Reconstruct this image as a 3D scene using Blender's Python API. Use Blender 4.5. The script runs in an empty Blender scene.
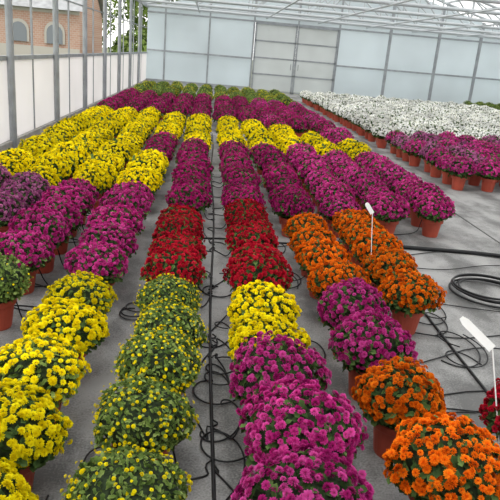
import bpy, math, random
import numpy as np
from mathutils import Vector, Matrix
rng = np.random.default_rng(7)
random.seed(7)
sc = bpy.context.scene
sc.view_settings.view_transform = 'Standard'
sc.view_settings.look = 'None'

# ------------------------------------------------------------ materials
def newmat(name):
    m = bpy.data.materials.new(name); m.use_nodes = True
    nt = m.node_tree; nt.nodes.clear()
    return m, nt, nt.nodes, nt.links
def simple(name, col, rough=.6, metal=0., noise=0., nscale=20., spec=.3, bump=0.):
    m, nt, N, L = newmat(name)
    o = N.new('ShaderNodeOutputMaterial'); b = N.new('ShaderNodeBsdfPrincipled')
    b.inputs['Roughness'].default_value = rough; b.inputs['Metallic'].default_value = metal
    b.inputs['Specular IOR Level'].default_value = spec
    b.inputs['Base Color'].default_value = (*col, 1)
    L.new(b.outputs[0], o.inputs[0])
    if noise > 0:
        tc = N.new('ShaderNodeTexCoord'); n = N.new('ShaderNodeTexNoise'); n.inputs['Scale'].default_value = nscale
        n.inputs['Detail'].default_value = 5
        r = N.new('ShaderNodeValToRGB')
        r.color_ramp.elements[0].position = .3; r.color_ramp.elements[1].position = .7
        r.color_ramp.elements[0].color = (*[c*(1-noise) for c in col], 1)
        r.color_ramp.elements[1].color = (*[min(1, c*(1+noise)) for c in col], 1)
        L.new(tc.outputs['Object'], n.inputs['Vector']); L.new(n.outputs['Fac'], r.inputs['Fac']); L.new(r.outputs[0], b.inputs['Base Color'])
        if bump > 0:
            bp = N.new('ShaderNodeBump'); bp.inputs['Strength'].default_value = bump; bp.inputs['Distance'].default_value = .01
            L.new(n.outputs['Fac'], bp.inputs['Height']); L.new(bp.outputs[0], b.inputs['Normal'])
    return m
def petal_mat(name, dark, mid, light, transl=.25):
    m, nt, N, L = newmat(name)
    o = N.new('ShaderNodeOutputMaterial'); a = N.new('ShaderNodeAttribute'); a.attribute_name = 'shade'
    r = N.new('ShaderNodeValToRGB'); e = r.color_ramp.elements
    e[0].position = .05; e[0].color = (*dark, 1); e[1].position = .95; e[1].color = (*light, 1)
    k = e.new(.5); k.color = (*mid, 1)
    oi = N.new('ShaderNodeObjectInfo')
    mr = N.new('ShaderNodeMapRange'); mr.inputs[3].default_value = .85; mr.inputs[4].default_value = 1.15
    hs = N.new('ShaderNodeHueSaturation')
    L.new(oi.outputs['Random'], mr.inputs[0]); L.new(mr.outputs[0], hs.inputs['Value'])
    L.new(a.outputs['Fac'], r.inputs[0]); L.new(r.outputs[0], hs.inputs['Color'])
    d = N.new('ShaderNodeBsdfPrincipled'); d.inputs['Roughness'].default_value = .7; d.inputs['Specular IOR Level'].default_value = .08
    t = N.new('ShaderNodeBsdfTranslucent'); mx = N.new('ShaderNodeMixShader'); mx.inputs[0].default_value = transl
    L.new(hs.outputs[0], d.inputs['Base Color']); L.new(hs.outputs[0], t.inputs['Color'])
    L.new(d.outputs[0], mx.inputs[1]); L.new(t.outputs[0], mx.inputs[2]); L.new(mx.outputs[0], o.inputs[0])
    return m
def sheet_mat(name, col, transp, noise=.05, scale=.6):
    m, nt, N, L = newmat(name)
    o = N.new('ShaderNodeOutputMaterial')
    tr = N.new('ShaderNodeBsdfTransparent'); tl = N.new('ShaderNodeBsdfTranslucent'); df = N.new('ShaderNodeBsdfDiffuse')
    tc = N.new('ShaderNodeTexCoord'); n = N.new('ShaderNodeTexNoise'); n.inputs['Scale'].default_value = scale
    r = N.new('ShaderNodeValToRGB')
    r.color_ramp.elements[0].position = .3; r.color_ramp.elements[1].position = .7
    r.color_ramp.elements[0].color = (*[c*(1-noise) for c in col], 1); r.color_ramp.elements[1].color = (*col, 1)
    L.new(tc.outputs['Object'], n.inputs['Vector']); L.new(n.outputs['Fac'], r.inputs[0])
    L.new(r.outputs[0], tl.inputs[0]); L.new(r.outputs[0], df.inputs[0])
    m1 = N.new('ShaderNodeMixShader'); m1.inputs[0].default_value = .3
    L.new(tl.outputs[0], m1.inputs[1]); L.new(df.outputs[0], m1.inputs[2])
    m2 = N.new('ShaderNodeMixShader'); m2.inputs[0].default_value = transp
    L.new(m1.outputs[0], m2.inputs[1]); L.new(tr.outputs[0], m2.inputs[2]); L.new(m2.outputs[0], o.inputs[0])
    return m

M_pot = simple('terracotta_plastic', (.48, .085, .05), .5, noise=.15, nscale=8)
M_soil = simple('potting_soil', (.03, .02, .013), .95, noise=.4, nscale=80)
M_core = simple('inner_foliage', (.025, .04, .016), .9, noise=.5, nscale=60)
M_leaf = petal_mat('leaf_green', (.025, .05, .017), (.065, .12, .034), (.15, .24, .07), .2)
M_leafL = petal_mat('leaf_light_green', (.05, .09, .02), (.16, .24, .055), (.34, .43, .13), .25)
P = {
 'yellow': petal_mat('petal_yellow', (.60, .42, .001), (.88, .73, .003), (1., .90, .012)),
 'purple': petal_mat('petal_purple', (.17, .003, .06), (.50, .020, .21), (.80, .11, .45)),
 'lilac': petal_mat('petal_lilac', (.18, .02, .12), (.44, .10, .29), (.66, .26, .48)),
 'magenta': petal_mat('petal_magenta', (.13, .002, .045), (.38, .009, .14), (.62, .05, .28)),
 'red': petal_mat('petal_red', (.13, .001, .008), (.45, .005, .024), (.66, .028, .06)),
 'orange': petal_mat('petal_orange', (.30, .03, .002), (.78, .15, .004), (.96, .30, .015)),
 'white': petal_mat('petal_white', (.75, .75, .6), (.9, .9, .87), (.95, .95, .95)),
}
M_steel = simple('galvanised_steel', (.33, .35, .37), .5, .3, noise=.15, nscale=5)
M_alu = simple('aluminium_grey', (.48, .51, .53), .5, .1)
M_black = simple('black_polyethylene', (.014, .014, .015), .45)
M_tag = simple('white_plastic_label', (.85, .85, .83), .4)
M_conc = simple('concrete', (.35, .34, .32), .9, noise=.2, nscale=6, bump=.3)

# ------------------------------------------------------------ mesh builder
class MB:
    def __init__(s): s.v = []; s.f = []; s.m = []; s.sh = []; s.n = 0
    def add(s, V, F, mat, shade):
        V = np.asarray(V, float).reshape(-1, 3)
        s.v.append(V); F = np.asarray(F, int) + s.n
        s.f.extend(F.tolist()); s.m.extend([mat]*len(F))
        s.sh.append(np.broadcast_to(np.asarray(shade, float), (len(V),))); s.n += len(V)
    def mesh(s, name, mats, smooth=False):
        me = bpy.data.meshes.new(name)
        me.from_pydata(np.concatenate(s.v).tolist(), [], s.f)
        for m in mats: me.materials.append(m)
        me.polygons.foreach_set('material_index', s.m)
        a = me.attributes.new('shade', 'FLOAT', 'POINT'); a.data.foreach_set('value', np.concatenate(s.sh).astype(np.float32))
        if smooth: me.polygons.foreach_set('use_smooth', [True]*len(me.polygons))
        me.update(); return me

def flower_tmpl(rings):
    V = []; F = []; S = []
    rr_ = np.random.default_rng(11)
    for (n, r0, L, w, el, sh, off, up0) in rings:
        for i in range(n):
            a = 2*math.pi*(i+off)/n + rr_.normal(0, .08)
            l = L*rr_.uniform(.85, 1.1); e_ = el+rr_.normal(0, .1)
            ca, sa = math.cos(a), math.sin(a); ce, se = math.cos(e_), math.sin(e_)
            def P3(t, s, up):
                rr = r0 + t*l*ce; zz = t*l*se + up + up0
                return (ca*rr - sa*s, sa*rr + ca*s, zz)
            b = len(V)
            V += [P3(0, 0, 0), P3(.65, w, .08*L), P3(1, 0, -.06*L), P3(.65, -w, .08*L)]
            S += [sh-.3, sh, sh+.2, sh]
            F.append((b, b+3, b+2, b+1))
    return np.array(V), np.array(F), np.array(S)
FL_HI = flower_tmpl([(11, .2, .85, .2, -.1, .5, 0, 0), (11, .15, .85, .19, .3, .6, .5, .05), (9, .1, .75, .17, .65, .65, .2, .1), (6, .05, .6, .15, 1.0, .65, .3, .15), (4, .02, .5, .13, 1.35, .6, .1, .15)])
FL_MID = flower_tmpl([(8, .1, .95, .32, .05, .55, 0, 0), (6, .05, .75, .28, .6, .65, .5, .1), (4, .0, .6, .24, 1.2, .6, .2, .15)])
LEAF_V = np.array([(0,0,0), (.35,.22,.05), (.55,.16,.07), (.8,.24,.04), (1,0,-.08), (.8,-.24,.04), (.55,-.16,.07), (.35,-.22,.05), (.5,0,0)])
LEAF_F = np.array([(0,8,2,1), (8,4,3,2), (0,7,6,8), (8,6,5,4)])

def frames(nrm, r):
    t = r.normal(size=nrm.shape); t -= (t*nrm).sum(1, keepdims=True)*nrm
    t /= np.linalg.norm(t, axis=1, keepdims=True)
    b = np.cross(nrm, t); return t, b
def put(mb, tm, pos, nrm, scale, mat, r, shj=.12):
    V, F, S = tm
    t, b = frames(nrm, r)
    n = len(pos)
    W = pos[:, None, :] + scale[:, None, None]*(V[None, :, 0:1]*t[:, None] + V[None, :, 1:2]*b[:, None] + V[None, :, 2:3]*nrm[:, None])
    FF = (F[None] + (np.arange(n)*len(V))[:, None, None]).reshape(-1, F.shape[1])
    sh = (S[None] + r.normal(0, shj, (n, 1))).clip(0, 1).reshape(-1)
    mb.add(W.reshape(-1, 3), FF, mat, sh)
RX, RU, RD, ZC = .2, .155, .12, .285
def mound_pts(n, th0, th1, r, lump, k=1.):
    i = np.arange(n)+.5
    c = math.cos(th0) + (math.cos(th1)-math.cos(th0))*i/n
    th = np.arccos(c) + r.normal(0, .045, n); ph = i*2.399963 + r.normal(0, .12, n)
    d = np.stack([np.sin(th)*np.cos(ph), np.sin(th)*np.sin(ph), np.cos(th)], 1)
    L = 1 + .05*np.sin(3*ph+lump[0])*np.sin(th) + .05*np.sin(2*ph+lump[1])*np.sin(2*th) + .05*np.cos(5*ph+lump[2])*np.sin(th)**2 + .035*np.sin(7*ph+lump[0])*np.sin(3*th+lump[1])
    L = L*k
    rz = np.where(d[:, 2] > 0, RU, RD)
    p = np.stack([d[:, 0]*RX*L, d[:, 1]*RX*L, ZC + d[:, 2]*rz*L], 1)
    nr = np.stack([d[:, 0]/RX, d[:, 1]/RX, d[:, 2]/rz], 1); nr /= np.linalg.norm(nr, axis=1, keepdims=True)
    return p, nr
def lathe(mb, prof, seg, mat, shade=.5):
    V = []; F = []
    for (r_, z) in prof:
        for j in range(seg):
            a = 2*math.pi*j/seg; V.append((r_*math.cos(a), r_*math.sin(a), z))
    for i in range(len(prof)-1):
        for j in range(seg):
            k = (j+1) % seg
            F.append((i*seg+j, i*seg+k, (i+1)*seg+k, (i+1)*seg+j))
    mb.add(V, F, mat, shade)

def plant_mesh(name, kind, nfl, fsize, hi, seed, cover=1.8, leafmat=None, nleaf=420, leafs=.05):
    r = np.random.default_rng(seed); mb = MB(); lump = r.uniform(0, 6.28, 3)
    seg = 24 if hi else 12
    lathe(mb, [(.001, 0), (.078, 0), (.082, .01), (.102, .15), (.115, .152), (.118, .156), (.118, .183), (.115, .187), (.108, .185), (.105, .17)], seg, 0)
    lathe(mb, [(.106, .17), (.05, .175), (.001, .178)], seg, 1)
    ns = 8 if hi else 4
    for k in range(ns):
        a = 2*math.pi*k/ns + .3
        e = np.array([math.cos(a)*.12, math.sin(a)*.12, .3]); b = np.array([math.cos(a)*.02, math.sin(a)*.02, .17])
        s = np.array([-math.sin(a), math.cos(a), 0])*.004; u = np.array([0, 0, .004])
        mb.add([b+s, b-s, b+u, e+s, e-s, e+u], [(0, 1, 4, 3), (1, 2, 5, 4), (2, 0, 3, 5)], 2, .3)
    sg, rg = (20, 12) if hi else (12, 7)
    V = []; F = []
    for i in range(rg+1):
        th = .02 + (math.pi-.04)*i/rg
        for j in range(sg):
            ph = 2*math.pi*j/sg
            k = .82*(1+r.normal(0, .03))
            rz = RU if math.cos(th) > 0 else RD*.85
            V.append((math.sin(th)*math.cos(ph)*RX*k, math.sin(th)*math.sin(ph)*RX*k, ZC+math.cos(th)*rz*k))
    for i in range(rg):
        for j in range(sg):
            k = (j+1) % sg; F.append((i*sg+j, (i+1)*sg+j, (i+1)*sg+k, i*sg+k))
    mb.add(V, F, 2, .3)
    nl = nleaf if hi else nleaf//3
    ls = leafs if hi else leafs*1.5
    LT = (LEAF_V - np.array([.3, 0, 0]), LEAF_F, np.array([.2, .5, .5, .6, .7, .6, .5, .5, .35]))
    p, n = mound_pts(nl, 0.0, 2.5, r, lump, .92)
    n2 = n + r.normal(0, .6, n.shape); n2 /= np.linalg.norm(n2, axis=1, keepdims=True)
    put(mb, LT, p, n2, ls*r.uniform(.7, 1.2, nl), 3, r, .2)
    nk = 130 if hi else 45
    p, n = mound_pts(nk, 1.5, 2.3, r, lump, .95)
    n2 = n*.5 + np.array([0, 0, .9]) + r.normal(0, .3, n.shape); n2 /= np.linalg.norm(n2, axis=1, keepdims=True)
    put(mb, LT, p, n2, ls*1.15*r.uniform(.7, 1.2, nk), 3, r, .2)
    p, n = mound_pts(nfl, 0., cover, r, lump, 1.)
    p = p + n*r.normal(0, .008, (nfl, 1))
    n2 = n + r.normal(0, .32, n.shape) + np.array([0, 0, .15]); n2 /= np.linalg.norm(n2, axis=1, keepdims=True)
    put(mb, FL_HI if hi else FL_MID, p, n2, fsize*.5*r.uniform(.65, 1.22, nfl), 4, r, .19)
    return mb.mesh(name, [M_pot, M_soil, M_core, leafmat or M_leaf, P[kind]])

SPEC = {
 'yellow': dict(kind='yellow', nfl=410, fsize=.034),
 'yellow_opening': dict(kind='yellow', nfl=250, fsize=.032, leafmat=M_leafL, nleaf=600, leafs=.036),
 'budding': dict(kind='yellow', nfl=190, fsize=.0160, leafmat=M_leafL, nleaf=1300, leafs=.031),
 'greenleaf': dict(kind='yellow', nfl=40, fsize=.012, nleaf=1000, leafs=.035, leafmat=M_leafL),
 'purple': dict(kind='purple', nfl=430, fsize=.031),
 'lilac': dict(kind='lilac', nfl=410, fsize=.031),
 'magenta': dict(kind='magenta', nfl=410, fsize=.031),
 'red': dict(kind='red', nfl=410, fsize=.031),
 'orange': dict(kind='orange', nfl=380, fsize=.033),
 'white': dict(kind='white', nfl=280, fsize=.043),
}
MESH = {}
KI = list(SPEC)
def get(kind, hi, var):
    key = (kind, hi, var)
    if key not in MESH:
        sp = dict(SPEC[kind])
        if not hi:
            sp['nfl'] = int(sp['nfl']*.6); sp['fsize'] *= 1.3
        MESH[key] = plant_mesh(f'{kind}_mum_{"fine" if hi else "coarse"}_{var}', hi=hi, seed=var*17 + KI.index(kind)*101 + (5 if hi else 0), **sp)
    return MESH[key]
NAMES = {'yellow': 'potted_yellow_chrysanthemum', 'yellow_opening': 'potted_yellow_chrysanthemum', 'budding': 'potted_budding_chrysanthemum',
 'greenleaf': 'potted_green_chrysanthemum', 'purple': 'potted_purple_chrysanthemum', 'lilac': 'potted_lilac_chrysanthemum', 'magenta': 'potted_magenta_chrysanthemum',
 'red': 'potted_red_chrysanthemum', 'orange': 'potted_orange_chrysanthemum', 'white': 'potted_white_chrysanthemum'}
placed = []
def plant(kind, x, y, s=None, parent=None, jit=.014):
    hi = y < 6.3
    var = random.randint(0, 3 if hi else 2)
    if s is None: s = random.uniform(.87, .96)
    ob = bpy.data.objects.new(NAMES[kind] if parent is None else 'plant', get(kind, hi, var))
    sc.collection.objects.link(ob)
    ob.location = (x+random.gauss(0, jit), y+random.gauss(0, jit), 0)
    ob.rotation_euler = (0, 0, random.uniform(0, 6.28)); ob.scale = (s, s, s*random.uniform(.94, 1.08))
    if parent: ob.parent = parent
    placed.append((ob.location.x, ob.location.y, s))
def run(x, segs, step=.39):
    for kind, a, b in segs:
        n = max(1, round((b-a)/step))
        for i in range(n):
            plant(kind, x, a+(b-a)*(i+.5)/n)
def lst(x, items):
    for it in items: plant(it[0], x+(it[3] if len(it) > 3 else 0), it[1], it[2] if len(it) > 2 else None, jit=.008)

lst(-.62, [('yellow', 1.40, .9), ('yellow', 1.80, .93), ('yellow_opening', 2.20, .93), ('yellow', 2.6, .9), ('yellow_opening', 3.0, .86), ('purple', 3.5), ('purple', 3.9), ('purple', 4.3), ('purple', 4.7), ('purple', 5.1)])
run(-.60, [('yellow', 5.45, 6.95), ('magenta', 6.95, 8.9), ('yellow', 8.9, 11.9)])
lst(-.155, [('budding', 1.12, .93, -.02), ('budding', 1.50, .93, -.02), ('budding', 1.90, .92, 0), ('budding', 2.28, .9, .02), ('budding', 2.66, .89, .02), ('budding', 3.02, .87), ('red', 3.42, .87), ('red', 3.8, .87), ('red', 4.2, .86), ('red', 4.6, .86)])
run(-.14, [('magenta', 5.1, 8.3), ('yellow', 8.3, 11.5)])
lst(.365, [('purple', 1.02, 1.0), ('purple', 1.41, 1.0, -.02), ('purple', 1.79, 1.03, .02), ('purple', 2.18, .95, -.01), ('yellow', 2.54, .89, -.02), ('yellow', 2.92, .87, -.01), ('red', 3.32), ('red', 3.7, .88), ('red', 4.08, .87), ('red', 4.46, .87), ('red', 4.82, .87)])
run(.365, [('magenta', 5.1, 8.3), ('yellow', 8.3, 11.5)])
lst(.84, [('orange', 1.22, .95, .03), ('orange', 1.65, .96, .02), ('orange', 2.11, .87, 0), ('purple', 2.55, .92), ('purple', 2.95, .9), ('orange', 3.4, .87), ('orange', 3.8, .86), ('orange', 4.2, .85), ('orange', 4.6, .85)])
run(.82, [('magenta', 5.0, 8.3), ('yellow', 8.3, 11.3)])
lst(1.28, [('red', 1.98, .9, .07), ('orange', 3.3, .88), ('orange', 3.68, .87), ('orange', 4.06, .87), ('orange', 4.44, .87), ('orange', 4.8, .86)])
run(1.28, [('purple', 5.1, 8.3), ('yellow', 8.3, 11.0)])
run(1.76, [('purple', 5.2, 8.3), ('yellow', 8.3, 10.3)])
run(2.25, [('purple', 5.3, 8.3), ('yellow', 8.3, 9.5)])
lst(-1.09, [('greenleaf', 3.1), ('purple', 3.6), ('purple', 4.0), ('purple', 4.4), ('purple', 4.8), ('purple', 5.2)])
run(-1.07, [('yellow', 5.5, 12)])
run(-1.52, [('lilac', 4.3, 5.4), ('yellow', 5.4, 12)])
run(-1.98, [('lilac', 5.0, 5.8), ('yellow', 5.8, 12)])
def bed(name, kinds, xs, y0, y1, step=.42):
    e = bpy.data.objects.new(name, None); sc.collection.objects.link(e)
    y = y0
    while y < y1:
        for x in xs: plant(random.choice(kinds), x, y, s=random.uniform(.93, 1.01), parent=e, jit=.03)
        y += step
allx = [-1.98, -1.52, -1.07, -.6, -.14, .365, .82, 1.28, 1.76, 2.25]
bed('magenta_chrysanthemum_bed', ['magenta'], allx[:7], 12.4, 16.2)
bed('purple_chrysanthemum_bed', ['purple', 'magenta'], allx[7:], 11.5, 16.2)
bed('purple_chrysanthemum_bed', ['purple'], [2.25], 9.8, 11.0)
bed('green_chrysanthemum_bed', ['greenleaf', 'greenleaf', 'budding'], allx, 16.7, 21.5)
bed('purple_chrysanthemum_bed', ['purple', 'purple', 'lilac'], [3.5+.46*i for i in range(9)], 8.0, 11.4, .43)
bed('white_chrysanthemum_bed', ['white'], [3.5+.46*i for i in range(15)], 11.7, 22.5, .45)
bed('green_chrysanthemum_bed', ['greenleaf'], [10.6+.46*i for i in range(5)], 17.5, 25, .45)

# ------------------------------------------------------------ structure
def beam(mb, a, b, w, h, mat=0):
    a = Vector(a); b = Vector(b); d = (b-a).normalized()
    up = Vector((0, 0, 1)) if abs(d.z) < .9 else Vector((0, 1, 0))
    s = d.cross(up).normalized(); u = s.cross(d)
    V = []
    for p in (a, b):
        for i, j in ((-1, -1), (1, -1), (1, 1), (-1, 1)): V.append(p + s*(w/2*i) + u*(h/2*j))
    mb.add([tuple(v) for v in V], [(0, 1, 5, 4), (1, 2, 6, 5), (2, 3, 7, 6), (3, 0, 4, 7), (3, 2, 1, 0), (4, 5, 6, 7)], mat, .5)
def tube(mb, a, b, r, mat=0, seg=10):
    a = Vector(a); b = Vector(b); d = (b-a).normalized()
    up = Vector((0, 0, 1)) if abs(d.z) < .9 else Vector((0, 1, 0))
    s = d.cross(up).normalized(); u = s.cross(d); V = []
    for p in (a, b):
        for i in range(seg):
            t = 2*math.pi*i/seg; V.append(tuple(p + s*(r*math.cos(t)) + u*(r*math.sin(t))))
    mb.add(V, [(i, (i+1) % seg, seg+(i+1) % seg, seg+i) for i in range(seg)], mat, .5)
def box(mb, lo, hi, mat=0):
    x0, y0, z0 = lo; x1, y1, z1 = hi
    V = [(x0, y0, z0), (x1, y0, z0), (x1, y1, z0), (x0, y1, z0), (x0, y0, z1), (x1, y0, z1), (x1, y1, z1), (x0, y1, z1)]
    mb.add(V, [(3, 2, 1, 0), (4, 5, 6, 7), (0, 1, 5, 4), (1, 2, 6, 5), (2, 3, 7, 6), (3, 0, 4, 7)], mat, .5)
def obj(name, mb, mats, smooth=False):
    o = bpy.data.objects.new(name, mb.mesh(name, mats, smooth)); sc.collection.objects.link(o); return o

XL, XR, YB, YF, EV, RG = -2.75, 13.8, -2.6, 27.0, 3.05, 5.2
XM = (XL+XR)/2
mF, nt, N, L = newmat('woven_ground_cover')
o = N.new('ShaderNodeOutputMaterial'); b = N.new('ShaderNodeBsdfPrincipled'); b.inputs['Roughness'].default_value = .62; b.inputs['Specular IOR Level'].default_value = .3
tc = N.new('ShaderNodeTexCoord')
n1 = N.new('ShaderNodeTexNoise'); n1.inputs['Scale'].default_value = 2.2; n1.inputs['Detail'].default_value = 9; n1.inputs['Roughness'].default_value = .72
mp = N.new('ShaderNodeMapping'); mp.inputs['Scale'].default_value = (3, 1.1, 1)
n2 = N.new('ShaderNodeTexNoise'); n2.inputs['Scale'].default_value = 1.3; n2.inputs['Detail'].default_value = 6
n3 = N.new('ShaderNodeTexNoise'); n3.inputs['Scale'].default_value = 110; n3.inputs['Detail'].default_value = 2
mx = N.new('ShaderNodeMath'); mx.operation = 'ADD'; mx2 = N.new('ShaderNodeMath'); mx2.operation = 'MULTIPLY_ADD'; mx2.inputs[1].default_value = .5
r = N.new('ShaderNodeValToRGB'); r.color_ramp.elements[0].position = .80; r.color_ramp.elements[0].color = (.125, .125, .123, 1)
r.color_ramp.elements[1].position = 1.0; r.color_ramp.elements[1].color = (.32, .32, .315, 1)
md = N.new('ShaderNodeMath'); md.operation = 'MULTIPLY'; md.inputs[1].default_value = .73
L.new(tc.outputs['Object'], n1.inputs['Vector']); L.new(tc.outputs['Object'], mp.inputs[0]); L.new(mp.outputs[0], n2.inputs['Vector']); L.new(tc.outputs['Object'], n3.inputs['Vector'])
L.new(n1.outputs['Fac'], mx.inputs[0]); L.new(n2.outputs['Fac'], mx.inputs[1])
L.new(n3.outputs['Fac'], mx2.inputs[0]); L.new(mx.outputs[0], mx2.inputs[2]); L.new(mx2.outputs[0], md.inputs[0]); L.new(md.outputs[0], r.inputs[0])
L.new(r.outputs[0], b.inputs['Base Color'])
bp = N.new('ShaderNodeBump'); bp.inputs['Strength'].default_value = .5; bp.inputs['Distance'].default_value = .015
L.new(n1.outputs['Fac'], bp.inputs['Height']); L.new(bp.outputs[0], b.inputs['Normal']); L.new(b.outputs[0], o.inputs[0])
mb = MB(); box(mb, (XL, YB, -.08), (XR, YF, 0)); obj('floor', mb, [mF])
M_seam = simple('ground_cover_seam', (.07, .07, .068), .8, noise=.3, nscale=30)
mb = MB()
for x in (-1.3, 1.03, 2.9): box(mb, (x-.01, YB+.1, 0), (x+.01, 16, .002))
obj('ground_cover_seam_strip', mb, [M_seam])

M_sheetW = sheet_mat('white_polythene_film', (.94, .92, .93), .06, .08, .7)
M_sheetF = sheet_mat('polycarbonate_sheet', (.76, .82, .86), .12, .14, .5)
M_roof = sheet_mat('roof_polycarbonate', (.88, .90, .92), .52, .06, .5)
mb = MB()
box(mb, (XL-.015, YB, .12), (XL+.0, YF, 1.22), 0)
box(mb, (XL-.08, YB, -.08), (XL+.06, YF, .12), 1)
beam(mb, (XL, YB, 1.22), (XL, YF, 1.22), .05, .06, 2)
beam(mb, (XL, YB, EV), (XL, YF, EV), .1, .12, 2)
beam(mb, (XL, YB, 2.2), (XL, YF, 2.2), .025, .025, 2)
yy = 8.65-2.5*4
posts = []
while yy < YF-1:
    tube(mb, (XL+.06, yy, 0), (XL+.06, yy, EV), .05, 2, 12); posts.append(yy)
    beam(mb, (XL, yy+1.25, .1), (XL, yy+1.25, EV), .03, .03, 2)
    yy += 2.5
obj('wall_left', mb, [M_sheetW, M_conc, M_steel], False)
mb = MB(); box(mb, (XR, YB, 0), (XR+.015, YF, EV), 0)
for yy in posts: beam(mb, (XR-.05, yy, 0), (XR-.05, yy, EV), .08, .08, 1)
beam(mb, (XR, YB, EV), (XR, YF, EV), .1, .12, 1); beam(mb, (XR-.02, YB, 1.4), (XR-.02, YF, 1.4), .05, .05, 1)
obj('wall_right', mb, [M_sheetF, M_steel])
def gable(name, y, doorgap):
    mb = MB()
    def slab(x0, x1, z0, z1): box(mb, (x0, y, z0), (x1, y+.015, z1), 0)
    if doorgap:
        slab(XL, 1.75, 0, EV); slab(5.35, XR, 0, EV); slab(1.75, 5.35, 2.85, EV)
    else: slab(XL, XR, 0, EV)
    V = [(XL, y, EV), (XR, y, EV), (XM, y, RG), (XL, y+.015, EV), (XR, y+.015, EV), (XM, y+.015, RG)]
    mb.add(V, [(0, 1, 2), ], 0, .5); mb.add(V, [(5, 4, 3)], 0, .5)
    s = -1 if doorgap else 1
    yy = y + s*.04
    for x in (-2.0, -.15, 1.72, 3.6, 5.38, 7.6, 9.75, 11.6, 13.5):
        z0 = 2.85 if x == 3.6 and doorgap else 0
        zt = EV + (RG-EV)*(1-abs(x-XM)/(XR-XM))
        thick = .12 if x in (7.6, 9.75, 11.6) else .07
        beam(mb, (x, yy, z0), (x, yy, zt), thick, .06, 1)
    for z, w in ((1.35, .07), (2.85, .07), (.1, .14)):
        if doorgap and z < 2.8:
            beam(mb, (XL, yy, z), (1.7, yy, z), .05, w, 1); beam(mb, (5.4, yy, z), (XR, yy, z), .05, w, 1)
        else: beam(mb, (XL, yy, z), (XR, yy, z), .05, w, 1)
    beam(mb, (XL, yy, EV+.05), (XR, yy, EV+.05), .08, .16, 2)
    return obj(name, mb, [M_sheetF, M_steel, M_alu])
gable('wall_far', YF, True); gable('wall_near', YB, False)
M_door = sheet_mat('door_sheet', (.74, .77, .78), .14, .14, .8)
for k, (x0, x1) in enumerate(((1.77, 3.55), (3.57, 5.33))):
    mb = MB(); y = YF-.17
    box(mb, (x0+.05, y, .1), (x1-.05, y+.015, 2.75), 0)
    for x in (x0+.03, x1-.03): beam(mb, (x, y-.01, 0), (x, y-.01, 2.8), .07, .05, 1)
    for z in (.06, .75, 1.42, 2.1, 2.78): beam(mb, (x0, y-.01, z), (x1, y-.01, z), .05, .06, 1)
    beam(mb, (x1-.15 if k == 0 else x0+.15, y-.06, 1.0), (x1-.15 if k == 0 else x0+.15, y-.06, 1.25), .03, .03, 1)
    obj(f'door_{k+1}', mb, [M_door, M_steel])
mb = MB()
mb.add([(XL, YB, EV+.15), (XM, YB, RG+.15), (XM, YF, RG+.15), (XL, YF, EV+.15)], [(0, 1, 2, 3)], 0, .5)
mb.add([(XM, YB, RG+.15), (XR, YB, EV+.15), (XR, YF, EV+.15), (XM, YF, RG+.15)], [(0, 1, 2, 3)], 0, .5)
for i in range(0, 9):
    t = i/8
    for sx in (-1, 1):
        x = XM + sx*(XR-XM)*t; z = RG+.1 - (RG-EV)*t
        beam(mb, (x, YB, z), (x, YF, z), .06, .07, 1)
for x in (-.6, 2.2, 4.4, 6.5, 8.5, 10.5):
    tube(mb, (x, YB+.1, EV-.06), (x, YF-.1, EV-.06), .025, 1)
obj('ceiling', mb, [M_roof, M_alu])
for yy in posts + [26.3]:
    mb = MB()
    tube(mb, (XL, yy, EV), (XR, yy, EV), .05, 0)
    tube(mb, (XL, yy, EV+.05), (XM, yy, RG+.02), .05, 0); tube(mb, (XM, yy, RG+.02), (XR, yy, EV+.05), .05, 0)
    n = 8
    for i in range(1, n):
        x = XL+(XR-XL)*i/n; zt = EV+(RG-EV)*(1-abs(x-XM)/(XR-XM))
        tube(mb, (x, yy, EV), (x, yy, zt), .024, 0)
        x2 = XL+(XR-XL)*(i+(1 if i < n/2 else -1))/n; z2 = EV+(RG-EV)*(1-abs(x2-XM)/(XR-XM))
        tube(mb, (x, yy, EV), (x2, yy, z2), .022, 0)
    obj('roof_truss', mb, [M_alu])

# ------------------------------------------------------------ irrigation
def curve(name, paths, rad, mat, typ='NURBS', res=3):
    cu = bpy.data.curves.new(name, 'CURVE'); cu.dimensions = '3D'; cu.bevel_depth = rad; cu.bevel_resolution = 2; cu.resolution_u = res
    for p in paths:
        s = cu.splines.new(typ); s.points.add(len(p)-1)
        for i, q in enumerate(p): s.points[i].co = (*q, 1)
        if typ == 'NURBS': s.order_u = 4; s.use_endpoint_u = True
    cu.materials.append(mat); o = bpy.data.objects.new(name, cu); sc.collection.objects.link(o); return o
R = random.Random(3)
pipes = [-.86, .1, 1.05, 1.52]
mains = [[(x+.015*math.sin(y*1.3+x*5), y, .008) for y in np.arange(.6, 12, .4)] for x in pipes]
mains.append([(-.4, 4.85, .008), (0, 4.97, .008), (.35, 5.0, .008), (.7, 4.93, .008), (1.1, 4.98, .008)])
curve('irrigation_pipe', mains, .008, M_black)
curve('irrigation_feed_hose', [[(1.1, 5.02, .018), (1.6, 5.05, .018), (2.1, 4.99, .018), (2.6, 5.0, .018), (3.2, 4.75, .018), (4.2, 4.6, .018)]], .018, M_black)
tubes = []
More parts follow.
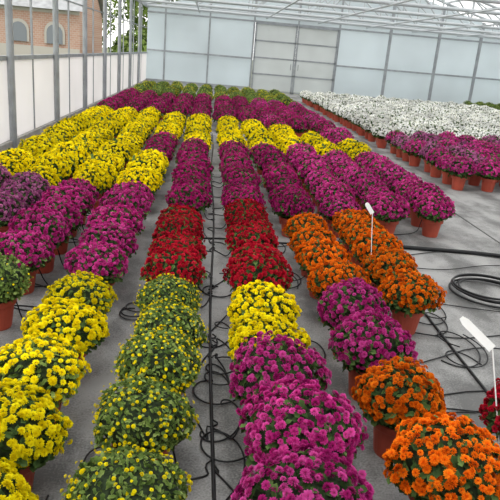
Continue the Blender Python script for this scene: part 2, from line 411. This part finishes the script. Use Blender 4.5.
for (x, y, s) in placed:
    if y > 8 or x > 3: continue
    px = min(pipes, key=lambda q: abs(q-x)); dx = x-px
    sg = 1 if dx > 0 else -1
    y0 = y+R.uniform(-.35, .35)
    e = x-sg*.122*s
    amp = R.uniform(.03, .1)
    tubes.append([(px, y0, .014), (px+sg*.05, y0+R.uniform(-amp, amp), .006), (px-sg*R.uniform(0, .12), y0+R.uniform(-.2, .2), .006), (px+sg*R.uniform(.02, .1), (y0+y)/2+R.uniform(-.12, .12), .006),
            (e-sg*.05, y+R.uniform(-.1, .1), .006), (e-sg*.01, y+R.uniform(-.03, .03), .08), (e, y, .2*s), (e+sg*.04, y, .2*s)])
for k in range(30):
    x0 = R.choice([.1, .1, -.38, 1.05, 1.5, .6, .12, .1, -.9]); y0 = R.uniform(1.3, 4.8)
    a = R.uniform(0, 6.28); path = []
    rad = R.uniform(.05, .13)
    for i in range(14):
        t = a+i*.55; path.append((x0+rad*math.cos(t)+i*.008, y0+rad*1.4*math.sin(t)+i*.02, .006+.001*i))
    tubes.append(path)
for k in range(8):
    y0 = R.uniform(2.2, 4.9); path = []
    for i in range(9): path.append((1.1+i*.24, y0+.12*math.sin(i*1.1+k)+R.uniform(-.05, .05)+i*.02, .006+.001*k))
    tubes.append(path)
for k in range(5):
    y0 = R.uniform(2.6, 4.0); path = []
    for i in range(7): path.append((-.9-i*.2, y0+.1*math.sin(i*1.3+k)+i*.05, .006))
    tubes.append(path)
curve('drip_irrigation_tubing', tubes, .004, M_black)
def coil(cx, cy, r0, n, name):
    p = []
    for i in range(n*16):
        t = i/16*2*math.pi; rr = r0*(1+.08*math.sin(t*.37)+.05*math.cos(t*.21))
        p.append((cx+rr*math.cos(t)+.02*math.sin(t*.13), cy+rr*math.sin(t), .012+.012*(i/16) % .09))
    curve(name, [p], .008, M_black)
coil(2.15, 4.0, .27, 5, 'coiled_hose'); coil(2.3, 3.4, .2, 4, 'coiled_hose')

def tag(base, top, w, l, tilt):
    mb = MB(); tube(mb, base, top, .003, 0, 6)
    o = obj('plant_label_stake', mb, [M_tag])
    mb = MB()
    V = []
    prof = [(-w/2, 0), (w/2, 0), (w/2, l*.85), (w/4, l), (-w/4, l), (-w/2, l*.85)]
    for z in (-.0015, .0015):
        for a, c in prof: V.append((a, z, c))
    mb.add(V, [(0, 1, 2, 3, 4, 5)], 0, .5)
    mb.add(V, [(11, 10, 9, 8, 7, 6)], 0, .5)
    for i in range(6):
        j = (i+1) % 6; mb.add(V, [(i, i+6, j+6, j)], 0, .5)
    t = obj('label_plate', mb, [M_tag]); t.parent = o
    t.location = top; t.rotation_euler = tilt
tag((1.20, 3.9, .2), (1.16, 3.92, .58), .03, .085, (-.3, -.6, .1))
tag((1.2, 1.9, .18), (1.165, 2.05, .53), .034, .17, (-.8, -.9, 0))

# ------------------------------------------------------------ outside
M_grass = simple('grass', (.16, .18, .11), .9, noise=.3, nscale=.6)
mb = MB(); box(mb, (-120, -40, -.4), (120, 160, -.09)); obj('ground', mb, [M_grass])
mbk, nt, N, L = newmat('brick')
o = N.new('ShaderNodeOutputMaterial'); b = N.new('ShaderNodeBsdfPrincipled'); b.inputs['Roughness'].default_value = .9
br = N.new('ShaderNodeTexBrick'); br.inputs['Scale'].default_value = 2.; br.inputs['Color1'].default_value = (.40, .23, .17, 1); br.inputs['Color2'].default_value = (.44, .29, .22, 1); br.inputs['Mortar'].default_value = (.46, .40, .36, 1)
tc = N.new('ShaderNodeTexCoord'); mp = N.new('ShaderNodeMapping'); mp.inputs['Rotation'].default_value = (math.pi/2, 0, 0)
L.new(tc.outputs['Object'], mp.inputs[0]); L.new(mp.outputs[0], br.inputs['Vector']); L.new(br.outputs['Color'], b.inputs['Base Color']); L.new(b.outputs[0], o.inputs[0])
M_slate = simple('slate_roof', (.30, .31, .32), .7, noise=.2, nscale=3)
M_win = simple('window_glass_dark', (.18, .20, .22), .2); M_stone = simple('stone_trim', (.42, .40, .36), .8)
mb = MB()
X0, X1, Yb, Hb = -24., -8.2, 40., 3.1
box(mb, (X0, Yb, -.2), (X1, Yb+8, Hb), 0)
mb.add([(X0-.3, Yb-.4, Hb), (X1+.3, Yb-.4, Hb), (X1+.3, Yb+4, Hb+2.6), (X0-.3, Yb+4, Hb+2.6)], [(0, 1, 2, 3)], 1, .5)
mb.add([(X0-.3, Yb+8.4, Hb), (X1+.3, Yb+8.4, Hb), (X1+.3, Yb+4, Hb+2.6), (X0-.3, Yb+4, Hb+2.6)], [(3, 2, 1, 0)], 1, .5)
mb.add([(X1, Yb, Hb), (X1, Yb+8, Hb), (X1, Yb+4, Hb+2.5)], [(0, 1, 2)], 0, .5)
box(mb, (X0, Yb-.06, Hb-.2), (X1, Yb, Hb), 3); box(mb, (X0, Yb-.06, -.1), (X1, Yb, .9), 3)
for i in range(7):
    cx = X0+1.4+i*2.15
    for (w, h, dy, mt) in ((.62, .7, .1, 3), (.48, .65, .13, 2)):
        V = [(cx-w, Yb-dy, 1.1), (cx+w, Yb-dy, 1.1)]
        for k in range(9):
            a = math.pi*k/8; V.append((cx+w*math.cos(a), Yb-dy, 1.1+h+w*math.sin(a)))
        mb.add(V, [tuple(range(len(V)))], mt, .5)
obj('brick_building', mb, [mbk, M_slate, M_win, M_stone])
def bush(name, cx, cy, cz, rx, ry, rz, n, seed):
    r = np.random.default_rng(seed); mb = MB()
    d = r.normal(size=(n, 3)); d /= np.linalg.norm(d, axis=1, keepdims=True)
    d[:, 2] = np.abs(d[:, 2]) if cz < rz*1.05 else d[:, 2]
    p = d*np.array([rx, ry, rz])*r.uniform(.75, 1.05, (n, 1)) + np.array([cx, cy, cz])
    nn = d + r.normal(0, .5, d.shape); nn /= np.linalg.norm(nn, axis=1, keepdims=True)
    put(mb, (LEAF_V-np.array([.5, 0, 0]), LEAF_F, np.full(9, .4)), p, nn, r.uniform(.3, .6, n), 0, r, .25)
    tube(mb, (cx, cy, -.1), (cx, cy, cz), .12, 1)
    for a in range(5): tube(mb, (cx, cy, cz*.5), (cx+rx*.5*math.cos(a*1.26), cy+ry*.5*math.sin(a*1.26), cz+rz*.3), .05, 1)
    obj(name, mb, [M_leafL, simple('bark', (.1, .07, .05), .9)])
bush('garden_hedge', -4.4, 43, .1, 2.6, 2, 2.3, 1400, 2)
bush('tree', -4.6, 52, 4.3, 2.4, 2.4, 2.6, 1500, 3)
bush('tree', -14, 66, 5.5, 5, 4, 5, 2200, 4)
bush('garden_hedge', 12, 33, .1, 6, 1.5, 1.6, 1600, 5)

# ------------------------------------------------------------ light
w = bpy.data.worlds.new('World'); sc.world = w; w.use_nodes = True
bg = w.node_tree.nodes['Background']; bg.inputs[0].default_value = (1, .99, .97, 1); bg.inputs[1].default_value = 1.8
sd = bpy.data.lights.new('sun', 'SUN'); sd.energy = 2.0; sd.angle = math.radians(28); sd.color = (1, .97, .92)
so = bpy.data.objects.new('sun', sd); sc.collection.objects.link(so); so.rotation_euler = (math.radians(20), math.radians(-14), 0)

# ------------------------------------------------------------ camera
F = 600.; H = 1.55
Yc = Vector((-38/F, 200/F, -1)).normalized()
Zc = Vector((.06, 1, 0)); Zc = (Zc - Yc*Zc.dot(Yc)).normalized()
Xc = Yc.cross(Zc)
Mx = Matrix((Xc, Yc, Zc)).to_4x4()
cd = bpy.data.cameras.new('camera'); cam = bpy.data.objects.new('camera', cd); sc.collection.objects.link(cam)
cd.sensor_width = 36; cd.lens = F/500*36; cd.clip_end = 400
cam.matrix_world = Matrix.Translation((0, 0, H)) @ Mx
sc.camera = cam
